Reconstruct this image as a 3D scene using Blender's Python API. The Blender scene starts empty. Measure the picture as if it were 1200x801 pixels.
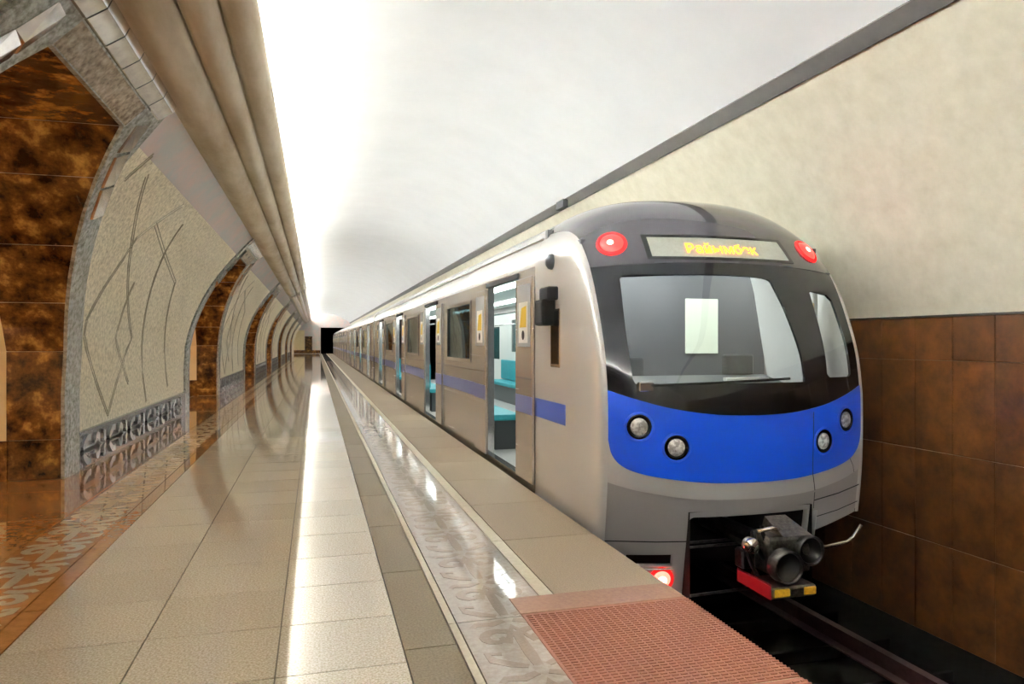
import bpy, bmesh, math, random
from mathutils import Vector, Matrix
from mathutils.geometry import delaunay_2d_cdt
random.seed(7)
C = bpy.context.scene.collection
PI = math.pi

# ------------------------------------------------------------------ camera
F, VX, HY, CH = 830.0, 370.0, 400.0, 1.45          # focal length (px of 1200), vanishing point, eye height
TH = math.atan((600 - VX) / F); CT, ST = math.cos(TH), math.sin(TH)
cam = bpy.data.cameras.new('camera'); cam.sensor_width = 36; cam.lens = F / 1200 * 36
cam.clip_start = 0.05; cam.clip_end = 400
camo = bpy.data.objects.new('camera', cam); C.objects.link(camo)
camo.location = (0, 0, CH); camo.rotation_euler = (PI / 2, 0, -TH)
bpy.context.scene.camera = camo

# ------------------------------------------------------------------ world, exposure
sc = bpy.context.scene
w = bpy.data.worlds.new('world'); sc.world = w; w.use_nodes = True
w.node_tree.nodes['Background'].inputs[0].default_value = (0.5, 0.5, 0.5, 1)
w.node_tree.nodes['Background'].inputs[1].default_value = 0.05
sc.view_settings.view_transform = 'Standard'; sc.view_settings.look = 'None'
sc.view_settings.gamma = 1; sc.view_settings.use_curve_mapping = False
sc.view_settings.exposure = 1.27

def area(name, loc, sx, sy, energy, col, rot=(0, 0, 0)):
    l = bpy.data.lights.new(name, 'AREA'); l.shape = 'RECTANGLE'; l.size = sx; l.size_y = sy
    l.energy = energy; l.color = col
    o = bpy.data.objects.new(name, l); C.objects.link(o); o.location = loc; o.rotation_euler = rot
    return o
COVE = 295.0                                          # watts per metre of cove lighting
Y0, Y1 = -14.0, 91.5                                 # ends of the station
n = 6; step = (Y1 - Y0) / n
for i in range(n):                                   # tubes lying in the trough behind the cornice, shining up at the vault
    area('cove_light', (-0.88, Y0 + (i + .5) * step, 4.245), 0.16, step - .3, COVE * step, (.965, .985, 1.0), (PI, math.radians(-66), 0))
n = 9
for i in range(n):                                   # warm lamps of the central hall behind the openings
    area('hall_light', (-6.4, -6 + 12.2 * i + 6.2, 4.1), 1.2, 4.0, 230, (1.0, .86, .62))

# ------------------------------------------------------------------ mesh helpers
def mesh(name, verts, faces, m, parent=None, smooth=False, org=(0, 0, 0), mats=None):
    me = bpy.data.meshes.new(name)
    me.from_pydata([(v[0] - org[0], v[1] - org[1], v[2] - org[2]) for v in verts], [], faces)
    me.materials.append(m)
    if smooth:
        me.polygons.foreach_set('use_smooth', [True] * len(me.polygons))
    me.update()
    o = bpy.data.objects.new(name, me); C.objects.link(o)
    if parent: o.parent = parent
    return o
class MB:                                            # collects simple shapes into one mesh
    def __init__(s): s.v = []; s.f = []
    def add(s, v, f):
        n = len(s.v); s.v += [tuple(p) for p in v]; s.f += [tuple(i + n for i in q) for q in f]; return s
    def box(s, x0, x1, y0, y1, z0, z1, b=0):
        if b:
            V, Fc = [], []
            bm = bmesh.new(); bmesh.ops.create_cube(bm, size=1)
            for v in bm.verts: v.co = ((x0 + x1) / 2 + v.co.x * (x1 - x0), (y0 + y1) / 2 + v.co.y * (y1 - y0), (z0 + z1) / 2 + v.co.z * (z1 - z0))
            bmesh.ops.bevel(bm, geom=bm.edges[:], offset=b, segments=2 if b > .015 else 1, affect='EDGES', profile=.6)
            bm.verts.index_update()
            s.add([v.co[:] for v in bm.verts], [[v.index for v in f.verts] for f in bm.faces]); bm.free(); return s
        return s.add([(x0,y0,z0),(x1,y0,z0),(x1,y1,z0),(x0,y1,z0),(x0,y0,z1),(x1,y0,z1),(x1,y1,z1),(x0,y1,z1)],
                     [(3,2,1,0),(4,5,6,7),(0,1,5,4),(1,2,6,5),(2,3,7,6),(3,0,4,7)])
    def tube(s, pts, r, n=8, caps=True):
        pts = [Vector(p) for p in pts]; rings = []
        for i, p in enumerate(pts):
            d = (pts[min(i + 1, len(pts) - 1)] - pts[max(i - 1, 0)]).normalized()
            a = Vector((0, 0, 1)) if abs(d.z) < .9 else Vector((1, 0, 0))
            e1 = d.cross(a).normalized(); e2 = d.cross(e1)
            rr = r[i] if isinstance(r, (list, tuple)) else r
            rings.append([p + (e1 * math.cos(2*PI*k/n) + e2 * math.sin(2*PI*k/n)) * rr for k in range(n)])
        v = [q for g in rings for q in g]; f = []
        for i in range(len(pts) - 1):
            for k in range(n):
                f.append((i*n+k, i*n+(k+1)%n, (i+1)*n+(k+1)%n, (i+1)*n+k))
        if caps: f += [tuple(range(n))[::-1], tuple((len(pts)-1)*n+k for k in range(n))]
        return s.add(v, f)
    def lathe(s, prof, mat, n=24):                   # prof: (radius, height) pairs, mat: frame whose z is the axis
        v = [mat @ Vector((r*math.cos(2*PI*k/n), r*math.sin(2*PI*k/n), h)) for r, h in prof for k in range(n)]; f = []
        for i in range(len(prof) - 1):
            for k in range(n): f.append((i*n+k, i*n+(k+1)%n, (i+1)*n+(k+1)%n, (i+1)*n+k))
        return s.add(v, f)
    def extrude(s, poly, y0, y1):                    # closed (x, z) section run along y
        n = len(poly); v = [(x, y0, z) for x, z in poly] + [(x, y1, z) for x, z in poly]
        f = [(k, (k+1) % n, n + (k+1) % n, n + k) for k in range(n)] + [tuple(range(n))[::-1], tuple(range(n, 2*n))]
        return s.add(v, f)
    def build(s, name, m, parent=None, smooth=False, org=(0, 0, 0)):
        return mesh(name, s.v, s.f, m, parent, smooth, org)
def tag(o, label=None, cat=None, group=None, kind=None):
    if label: o['label'] = label
    if cat: o['category'] = cat
    if group: o['group'] = group
    if kind: o['kind'] = kind
    return o
def empty(name, loc):
    o = bpy.data.objects.new(name, None); C.objects.link(o); o.location = loc; o.empty_display_size = .2; return o
def copy_tree(o, parent=None):
    c = o.copy(); C.objects.link(c); c.parent = parent
    for ch in o.children[:]: copy_tree(ch, c)
    return c
def dup(o, parent, loc=(0, 0, 0), rot=None):
    c = o.copy(); C.objects.link(c); c.parent = parent; c.location = loc
    if rot: c.rotation_euler = rot
    return c
def smoothcurve(pts, n):                             # Catmull-Rom through 2-D points
    P = [pts[0]] + list(pts) + [pts[-1]]; out = []
    for i in range(1, len(P) - 2):
        for k in range(n):
            t = k / n
            out.append(tuple(.5*((2*P[i][j]) + (-P[i-1][j]+P[i+1][j])*t + (2*P[i-1][j]-5*P[i][j]+4*P[i+1][j]-P[i+2][j])*t*t
                       + (-P[i-1][j]+3*P[i][j]-3*P[i+1][j]+P[i+2][j])*t**3) for j in range(len(P[i]))))
    out.append(tuple(pts[-1])); return out

# ------------------------------------------------------------------ materials
def pm(name, col, col2=None, scale=8, rough=.5, metal=0, bump=0, bscale=None, detail=6, contrast=(.35, .65), spec=.5,
       coat=0, emit=None, estr=0, stretch=(1, 1, 1), vary=0, col3=None, dist=0, rvar=0):
    m = bpy.data.materials.new(name); m.use_nodes = True; nt = m.node_tree; N = nt.nodes; L = nt.links
    b = N['Principled BSDF']; b.inputs['Base Color'].default_value = (*col, 1)
    b.inputs['Roughness'].default_value = rough; b.inputs['Metallic'].default_value = metal
    b.inputs['Specular IOR Level'].default_value = spec; b.inputs['Coat Weight'].default_value = coat; b.inputs['Coat Roughness'].default_value = .04
    if emit: b.inputs['Emission Color'].default_value = (*emit, 1); b.inputs['Emission Strength'].default_value = estr
    if col2 or bump or rvar:
        g = N.new('ShaderNodeNewGeometry'); mp = N.new('ShaderNodeMapping'); mp.inputs['Scale'].default_value = stretch
        L.new(g.outputs['Position'], mp.inputs['Vector'])
        tx = N.new('ShaderNodeTexNoise'); tx.inputs['Scale'].default_value = scale; tx.inputs['Detail'].default_value = detail
        tx.inputs['Roughness'].default_value = .65; tx.inputs['Distortion'].default_value = dist
        L.new(mp.outputs[0], tx.inputs['Vector'])
    last = None
    if col2:
        r = N.new('ShaderNodeValToRGB'); e = r.color_ramp.elements
        e[0].position, e[1].position = contrast; e[0].color = (*col, 1); e[1].color = (*col2, 1)
        if col3:
            q = e.new((contrast[0] + contrast[1]) / 2); q.color = (*col3, 1)
        L.new(tx.outputs['Fac'], r.inputs['Fac']); last = r.outputs[0]
    if vary:
        oi = N.new('ShaderNodeObjectInfo'); mr = N.new('ShaderNodeMapRange'); mr.inputs[3].default_value = 1 - vary; mr.inputs[4].default_value = 1 + vary
        L.new(oi.outputs['Random'], mr.inputs[0])
        hs = N.new('ShaderNodeHueSaturation'); L.new(mr.outputs[0], hs.inputs['Value'])
        if last: L.new(last, hs.inputs['Color'])
        else: hs.inputs['Color'].default_value = (*col, 1)
        last = hs.outputs[0]
    if last: L.new(last, b.inputs['Base Color'])
    if rvar:
        mr = N.new('ShaderNodeMapRange'); mr.inputs[3].default_value = max(rough - rvar, .01); mr.inputs[4].default_value = rough + rvar
        L.new(tx.outputs['Fac'], mr.inputs[0]); L.new(mr.outputs[0], b.inputs['Roughness'])
    if bump:
        t2 = tx
        if bscale:
            t2 = N.new('ShaderNodeTexNoise'); t2.inputs['Scale'].default_value = bscale; t2.inputs['Detail'].default_value = 4; L.new(mp.outputs[0], t2.inputs['Vector'])
        bp = N.new('ShaderNodeBump'); bp.inputs['Strength'].default_value = bump; bp.inputs['Distance'].default_value = .01
        L.new(t2.outputs['Fac'], bp.inputs['Height']); L.new(bp.outputs[0], b.inputs['Normal'])
    return m
def glassmat(name, tint, amount=.12, rough=.02):     # thin glazing: tinted see-through plus mirror reflection by Fresnel
    m = bpy.data.materials.new(name); m.use_nodes = True; nt = m.node_tree; N = nt.nodes; L = nt.links
    N.remove(N['Principled BSDF']); out = N['Material Output']
    t = N.new('ShaderNodeBsdfTransparent'); t.inputs[0].default_value = (*tint, 1)
    g = N.new('ShaderNodeBsdfGlossy'); g.inputs['Roughness'].default_value = rough; g.inputs[0].default_value = (1, 1, 1, 1)
    f = N.new('ShaderNodeFresnel'); f.inputs[0].default_value = 1.5
    a = N.new('ShaderNodeMath'); a.operation = 'ADD'; a.inputs[1].default_value = amount; a.use_clamp = True
    mx = N.new('ShaderNodeMixShader'); L.new(f.outputs[0], a.inputs[0]); L.new(a.outputs[0], mx.inputs[0])
    L.new(t.outputs[0], mx.inputs[1]); L.new(g.outputs[0], mx.inputs[2]); L.new(mx.outputs[0], out.inputs[0])
    return m
M = dict(
    vault=pm('vault_plaster', (.81, .83, .84), (.77, .79, .80), 1.2, .6),
    beige=pm('beige_stone', (.64, .605, .465), (.77, .735, .60), 5, .55, bump=.25, bscale=18, contrast=(.3, .7)),
    mosaic=pm('relief_stone', (.40, .33, .20), (.86, .765, .575), 20, .5, bump=.8, bscale=30, contrast=(.28, .60)),
    grooveshade=pm('carved_line', (.34, .29, .20), (.46, .40, .29), 30, .6),  # for raised ribs: the shade of carved grooves is put into this darker colour
    band=pm('pinkish_marble', (.62, .62, .60), (.80, .60, .55), 1.6, .22, contrast=(.38, .66), detail=10),
    dado=pm('brown_granite', (.022, .0075, .0028), (.098, .036, .010), 5, .3, contrast=(.30, .72), vary=.16, detail=10, dist=.1, spec=.35),
    granite=pm('dark_gold_granite', (.024, .010, .005), (.58, .32, .075), 4.5, .12, contrast=(.38, .70), detail=12, dist=.1, col3=(.17, .07, .02), vary=.22),
    framestone=pm('grey_frame_stone', (.20, .19, .15), (.52, .51, .46), 18, .22, bump=.3, contrast=(.35, .62)),
    framebrown=pm('brown_frame_stone', (.17, .12, .075), (.55, .45, .33), 16, .2, bump=.3, contrast=(.35, .66)),
    silver=pm('polished_metal', (.80, .79, .77), (.62, .61, .60), 9, .12, metal=.9),
    relief=pm('relief_metal', (.66, .66, .66), (.44, .44, .45), 9, .2, metal=.5),
    plinth=pm('grey_metal_plinth', (.22, .22, .23), (.42, .42, .42), 14, .2, metal=.55, contrast=(.35, .65)),
    cornice=pm('cornice_marble', (.50, .40, .265), (.72, .63, .49), 2.5, .13, contrast=(.3, .7), detail=9, stretch=(1, .25, 1)),
    trim=pm('dark_trim', (.035, .031, .027), (.05, .045, .038), 6, .45),
    joint=pm('floor_joint', (.13, .10, .06), (.18, .145, .09), 20, .7),
    tile=pm('light_granite', (.47, .375, .24), (.76, .65, .48), 95, .06, contrast=(.36, .62), vary=.05, detail=3, rvar=.025, spec=1.0, coat=.35),
    greystrip=pm('grey_granite', (.15, .115, .065), (.23, .182, .112), 90, .55, contrast=(.36, .62), vary=.05, detail=3, spec=.25),
    edgestone=pm('flamed_granite', (.24, .18, .115), (.36, .28, .185), 110, .6, contrast=(.36, .62), vary=.05, detail=3, bump=.1),
    polish=pm('polished_pink_granite', (.42, .35, .29), (.52, .45, .38), 30, .04, contrast=(.36, .62), detail=5),
    inlaydark=pm('brown_inlay', (.345, .275, .22), (.41, .335, .275), 60, .05),
    stripe=pm('cream_marking', (.58, .50, .35), (.68, .60, .45), 30, .35),
    brownfloor=pm('red_brown_granite', (.27, .10, .022), (.40, .175, .05), 18, .04, contrast=(.3, .7), spec=.8),
    inlaylight=pm('beige_inlay', (.46, .36, .23), (.58, .48, .33), 50, .07),
    mat=pm('anti_slip_mat', (.23, .075, .04), (.30, .11, .06), 60, .55),
    matborder=pm('mat_border', (.25, .12, .07), (.31, .17, .10), 40, .5),
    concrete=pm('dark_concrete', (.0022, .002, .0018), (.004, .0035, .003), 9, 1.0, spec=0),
    rail=pm('rail_steel', (.030, .014, .013), (.05, .026, .024), 12, .5, metal=.5, spec=.2),
    body=pm('brushed_steel', (.66, .635, .60), (.72, .69, .66), 5, .26, metal=.7, stretch=(1, .06, 6), rvar=.04),
    shell=pm('silver_paint', (.80, .79, .77), None, rough=.25, metal=.2, coat=.5),
    capgrey=pm('visor_grey_gloss', (.05, .045, .05), None, rough=.09, coat=.7),
    black=pm('visor_black_gloss', (.005, .0047, .005), None, rough=.07, spec=.3),
    matblack=pm('rubber_black', (.006, .0055, .0055), None, rough=.7, spec=.25),
    blue=pm('blue_paint', (.006, .072, .60), None, rough=.3, coat=.25),
    stripeblue=pm('blue_stripe', (.06, .12, .55), None, rough=.35),
    stripepale=pm('pale_blue_stripe', (.20, .24, .52), None, rough=.3, metal=.3),
    bumper=pm('bumper_grey', (.40, .38, .375), None, rough=.32, metal=.1),
    seam=pm('seam_dark', (.02, .02, .025), None, rough=.6),
    chrome=pm('lamp_reflector', (.95, .94, .90), (.42, .40, .37), 22, .12, metal=.2, bump=.5, contrast=(.42, .56)),
    red=pm('red_light', (.6, .01, .01), None, rough=.3, emit=(1, .025, .02), estr=1.7),
    redmarker=pm('red_marker', (.6, .01, .01), None, rough=.3, emit=(1, .03, .02), estr=9),
    redcore=pm('red_light_core', (.9, .2, .15), None, rough=.3, emit=(1, .34, .26), estr=5),
    redglass=pm('red_glass', (.45, .008, .010), None, rough=.08, emit=(1, .02, .02), estr=.35),
    amber=pm('amber_letters', (.9, .4, .03), None, rough=.5, emit=(1, .27, .012), estr=2.3),
    display=pm('display_panel', (.24, .24, .20), (.28, .28, .235), 40, .2, emit=(.6, .62, .5), estr=.10),
    whitebright=pm('white_panel', (.86, .88, .86), None, rough=.4),
    white=pm('white_lining', (.72, .74, .72), None, rough=.4),
    cabgrey=pm('cab_lining', (.11, .115, .125), None, rough=.5),
    console=pm('console_grey', (.07, .075, .08), None, rough=.4),
    teal=pm('teal_seat', (.02, .30, .36), (.03, .36, .42), 20, .55),
    carfloor=pm('car_floor', (.42, .43, .42), (.5, .5, .49), 40, .35),
    lamp=pm('lamp_panel', (.9, .9, .9), None, rough=.5, emit=(.93, 1, .96), estr=4.0),
    cabfill=pm('cab_fill_panel', (.9, .9, .9), None, rough=.5, emit=(.95, 1, .96), estr=13.0),  # glow added only to brighten the cab, not a known lamp
    litwin=pm('lit_window', (.55, .6, .5), None, rough=.5, emit=(.86, 1, .80), estr=.16),
    cream=pm('cream_lit_wall', (.82, .66, .38), (.88, .73, .46), 3, .4),
    paper=pm('white_paper', (.85, .85, .82), None, rough=.6),
    stickeryellow=pm('sticker_yellow', (.75, .52, .03), None, rough=.5),
    yellow=pm('yellow_paint', (.75, .42, .02), (.55, .28, .02), 40, .4),
    redpaint=pm('red_paint', (.22, .005, .008), None, rough=.45),
    darkmetal=pm('dark_machined_metal', (.05, .047, .044), (.11, .105, .10), 30, .32, metal=.9),
    castmetal=pm('cast_metal', (.11, .10, .09), (.24, .225, .20), 30, .3, metal=.8, bump=.3),
    glass=glassmat('windscreen_glass', (.86, .88, .88), .03),
    sideglass=glassmat('teal_glass', (.72, .92, .93), -.02),
    farglass=pm('dark_teal_glass', (.03, .085, .09), None, rough=.06),
    leafglare=pm('leaf_glass_glare', (.62, .66, .68), None, rough=.05),  # opaque and pale: the bright reflection on the glass is painted into the colour
)

# ------------------------------------------------------------------ pixel to place helpers
def u_of(px): return (px - VX) * CT / F
def at_floor(px, py, z=0.0):
    D = F * (CH - z) / (py - HY); X = u_of(px) * D
    return X, (D - X * ST) / CT
VC, VZ, VR = 1.40, 0.92, 4.0                         # centre and radius of the round tunnel vault
def WX(z):                                           # x of the left wall face at height z
    return VC - VR if z < VZ else VC - math.sqrt(VR * VR - (z - VZ) ** 2)
def RX(z):
    return VC + VR if z < VZ else VC + math.sqrt(VR * VR - (z - VZ) ** 2)
def on_leftwall(px, py):                             # the point of the left wall face that a pixel looks at
    a, b = .5, 200.0
    for _ in range(60):
        d = (a + b) / 2; z = CH + (HY - py) * d / F
        if u_of(px) * d > WX(min(max(z, 0), 4.4)): a = d
        else: b = d
    X = u_of(px) * a
    return (a - X * ST) / CT, CH + (HY - py) * a / F

# ================================================================== STRUCTURE: floor
EDGE = 2.025
floor = MB().box(-3.2, EDGE - .02, Y0, Y1, -.30, -.030).build('floor', M['joint']); tag(floor, kind='structure')
JY, PT = 3.22, .575                                   # a cross joint and the tile pitch
k0, k1 = -4, 22                                       # rows built tile by tile: y = 0.9 .. 16
def tilemesh(name, w, l, m, h=.026, g=.0035):
    o = MB().box(-w/2 + g, w/2 - g, -l/2 + g, l/2 - g, -h, 0)
    me = bpy.data.meshes.new(name); me.from_pydata(o.v, [], o.f); me.materials.append(m); me.update(); return me
def row(name, xa, xb, m, pitch=PT, a=k0, b=k1, start=JY, top=0.0):
    me = tilemesh(name, xb - xa, pitch, m)
    for k in range(a, b):
        o = bpy.data.objects.new(name, me); C.objects.link(o); o.parent = floor
        o.location = ((xa + xb)/2, start + (k + .5) * pitch, top)
    rest = MB(); y = start + b * pitch; g = .004
    while y < Y1 - .05:
        rest.box(xa + g, xb - g, y + g, min(y + pitch, Y1) - g, top - .026, top); y += pitch
    y = start + a * pitch
    while y > Y0 + .05:
        rest.box(xa + g, xb - g, max(y - pitch, Y0) + g, y - g, top - .026, top); y -= pitch
    o = rest.build(name + '_run', m, floor); o['kind'] = 'stuff'
row('granite_tile', -1.41, -.80, M['tile']); row('granite_tile', -.80, -.17, M['tile']); row('granite_tile', -.17, .40, M['tile'])
row('strip_slab', .40, .655, M['greystrip'], pitch=1.15, a=-2, b=12, start=3.35)
row('polished_slab', .70, 1.23, M['polish'], pitch=1.15, a=-2, b=12, start=3.6)
row('border_strip', .655, .70, M['stripe'], pitch=2.3, a=-1, b=6, start=3.6)
row('edge_slab', 1.32, EDGE, M['edgestone'], pitch=1.15, a=0, b=12, start=3.86)
row('cream_strip', 1.23, 1.32, M['stripe'], pitch=1.15, a=0, b=10, start=3.86)
row('brown_slab', -1.525, -1.41, M['brownfloor'], pitch=1.15, a=-2, b=12, start=3.22)
row('brown_slab', -2.00, -1.525, M['brownfloor'], pitch=1.15, a=-2, b=12, start=3.22)
row('brown_slab', -3.15, -2.00, M['brownfloor'], pitch=2.3, a=0, b=6, start=3.22)
# anti-slip mat beside the train's nose: bordered slabs with raised bars
mm = MB().box(1.05, EDGE, 3.62, 3.86, -.026, .004, .003).build('mat_border', M['matborder'], floor)
for k in range(3):
    y1 = 3.615 - k * 1.0; mo = MB().box(1.052, EDGE, y1 - .99, y1, -.026, .004, .003).build('mat_slab', M['mat'], floor)
    bars = MB(); y = y1 - .975
    while y < y1 - .02:
        x = 1.07
        while x < EDGE - .03:
            bars.box(x, x + .030, y, y + .008, .004, .008); x += .042
        y += .026
    o = bars.build('mat_rib', M['mat'], mo); o['kind'] = 'stuff'
# inlaid ornament, one motif per half metre
def ribbon(mb, pts, wd, h):
    P = [Vector((p[0], p[1], 0)) for p in pts]; v = []; n = len(P)
    for i, p in enumerate(P):
        d = (P[min(i+1, n-1)] - P[max(i-1, 0)]).normalized(); q = Vector((-d.y, d.x, 0))
        ww = wd * (.25 + .75 * math.sin(PI * min(1, (i + .6) / n * 1.25) * .8 + .2))
        v += [p + q * ww/2, p - q * ww/2]
    f = [(2*i, 2*i+1, 2*i+3, 2*i+2) for i in range(n - 1)]
    m0 = [(a.x, a.y, h) for a in v]; mb.add(m0, f); mb.add([(a.x, a.y, 0) for a in v], f)
    mb.add([(v[2*i].x, v[2*i].y, z) for i in range(n) for z in (0, h)], [(2*i, 2*i+1, 2*i+3, 2*i+2) for i in range(n-1)])
    mb.add([(v[2*i+1].x, v[2*i+1].y, z) for i in range(n) for z in (0, h)], [(2*i, 2*i+2, 2*i+3, 2*i+1) for i in range(n-1)])
def motif(wdt, ln, th):
    mb = MB()
    for s in (1, -1):
        sp = []
        for k in range(15):
            a = k / 14 * 2 * PI * 1.05; r = .23 * wdt * (1 - k / 17)
            sp.append((s * (.24 * wdt - r * math.cos(a)), .10 * ln + r * math.sin(a) * 1.05))
        ribbon(mb, [(s*.02*wdt, -.46*ln), (s*.03*wdt, -.25*ln)] + sp, th, .0016)
        ribbon(mb, [(s*.10*wdt, -.46*ln), (s*.26*wdt, -.40*ln), (s*.42*wdt, -.30*ln), (s*.45*wdt, -.18*ln), (s*.30*wdt, -.20*ln)], th, .0016)
        ribbon(mb, [(s*.06*wdt, .46*ln), (s*.22*wdt, .40*ln), (s*.40*wdt, .42*ln), (s*.46*wdt, .36*ln)], th, .0016)
    ribbon(mb, [(-.16*wdt, -.02*ln), (0, .32*ln), (.16*wdt, -.02*ln)], th, .0016)
    return mb
def inlay(x, wdt, ln, th, m, ya, nb, name):
    p = motif(wdt, ln * .96, th).build(name, m, floor); p.location = (x, ya, 0)
    for k in range(1, nb): dup(p, floor, (x, ya + k * ln, 0))
    rest = MB(); base = motif(wdt, ln * .96, th); y = ya + nb * ln
    while y < 55: rest.add([(v[0] + x, v[1] + y, v[2]) for v in base.v], base.f); y += ln
    o = rest.build(name + '_run', m, floor); o['kind'] = 'stuff'
inlay(-1.765, .44, .52, .062, M['inlaylight'], 1.4, 34, 'floor_ornament')
inlay(.965, .44, .60, .055, M['inlaydark'], 1.5, 30, 'floor_ornament')
# platform edge face and the track trench
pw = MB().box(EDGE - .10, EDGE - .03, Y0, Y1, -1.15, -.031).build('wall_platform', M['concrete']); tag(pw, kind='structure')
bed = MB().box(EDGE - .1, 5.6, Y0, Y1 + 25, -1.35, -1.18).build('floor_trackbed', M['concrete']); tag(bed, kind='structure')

# ================================================================== STRUCTURE: right wall with dado tiles
prof = [(RX(z), z) for z in [1.69 + (3.80 - 1.69) * i / 14 for i in range(15)]]
v = [(x, y, z) for x, z in prof for y in (Y0, Y1)]; nP = len(prof)
wall_r = mesh('wall_right', v + [(5.75, y, z) for z in (-1.3, 4.0) for y in (Y0, Y1)], [(2*i, 2*i+1, 2*i+3, 2*i+2) for i in range(nP - 1)] + [(2*nP, 2*nP+1, 2*nP+3, 2*nP+2)], M['beige'], smooth=True)
tag(wall_r, kind='structure')
backing = MB().box(5.372, 5.45, Y0, Y1, -1.18, 1.672).build('dado_backing', M['seam'], wall_r)
rows = [(1.288, 1.672), (.47, 1.284), (-.35, .466), (-1.18, -.354)]
TW = .40
for z0, z1 in rows:
    me = None
    for k in range(-2, 26):
        y = 1.72 + k * TW
        if me is None:
            o = MB().box(-.016, .013, .002, TW - .002, 0, z1 - z0, .002).build('dado_tile', M['dado'], wall_r); me = o.data
        else:
            o = bpy.data.objects.new('dado_tile', me); C.objects.link(o); o.parent = wall_r
        o.location = (5.36, y, z0)
rest = MB()
for z0, z1 in rows:
    for a, b in ((1.72 + 26 * TW, Y1), (Y0, 1.72 - 2 * TW)):
        y = a
        while y < b - .1: rest.box(5.344, 5.373, y + .002, min(y + TW, b) - .002, z0, z1); y += TW
o = rest.build('dado_tile_run', M['dado'], wall_r); o['kind'] = 'stuff'
MB().box(5.325, 5.40, Y0, Y1, 1.674, 1.69).build('dado_cap', M['trim'], wall_r)
t1 = MB().extrude([(4.215, 3.775), (4.185, 3.765), (4.065, 3.865), (4.085, 3.89)], Y0, Y1).build('trim_1', M['trim']); tag(t1, kind='structure')

# ================================================================== STRUCTURE: vault
va, vb = math.acos((4.15 - VC) / VR), PI / 2
nA = 40; vp = [(VC + VR * math.cos(a), VZ + VR * math.sin(a)) for a in [va + (vb - va) * i / nA for i in range(nA + 1)]]
vp += [(VC - .1 * i, VZ + VR - .33 * (i / 24) ** 2) for i in range(1, 24)] + [(-.97, 4.58), (-1.05, 4.52), (-1.08, 4.40), (-1.08, 3.95)]; nA = len(vp) - 1   # the cove behind the cornice
v = [(x, y, z) for x, z in vp for y in (Y0, Y1)]
v += [(x, y, z) for x, z in ((-1.6, 5.3), (5.0, 5.3)) for y in (Y0, Y1)]
q = 2 * (nA + 1)
ceil = mesh('ceiling', v, [(2*i, 2*i+2, 2*i+3, 2*i+1) for i in range(nA)] + [(q, q+1, q+3, q+2)], M['vault'], smooth=True); tag(ceil, kind='structure')

# ================================================================== STRUCTURE: left wall of pylons and openings
PER, NEAR, FAR, ZT, ZL, DT, REV = 12.2, 4.02, 8.50, 3.42, 1.35, 1.32, -3.10
def jamb(z):                                          # how far a side of the opening leans in at height z
    if z <= ZL: return 0
    t = (z - ZL) / (ZT - ZL); return DT * (t ** 1.22)
ZS = [0, .42, .9, 1.35, 1.6, 1.85, 2.1, 2.4, 2.7, 3.0, 3.22, 3.42]
wall_l = MB()
def zstrip(mb, zs, ya, yb, off=0):                    # strip of the curved wall face between two y functions
    v = []; f = []
    for z in zs:
        for t in (0, .25, .5, .75, 1): v.append((WX(z) + off, ya(z) + (yb(z) - ya(z)) * t, z))
    for i in range(len(zs) - 1):
        for t in range(4): f.append((i*5+t, i*5+t+1, i*5+t+6, i*5+t+5))
    mb.add(v, f)
zb = [3.42 + (4.02 - 3.42) * i / 6 for i in range(7)]
for y in range(int(Y0), int(Y1), 6): zstrip(wall_l, zb, lambda z, y=y: y, lambda z, y=y: min(y + 6, Y1))
wl = wall_l.build('wall_left', M['band'], smooth=True); tag(wl, kind='structure')
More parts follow.
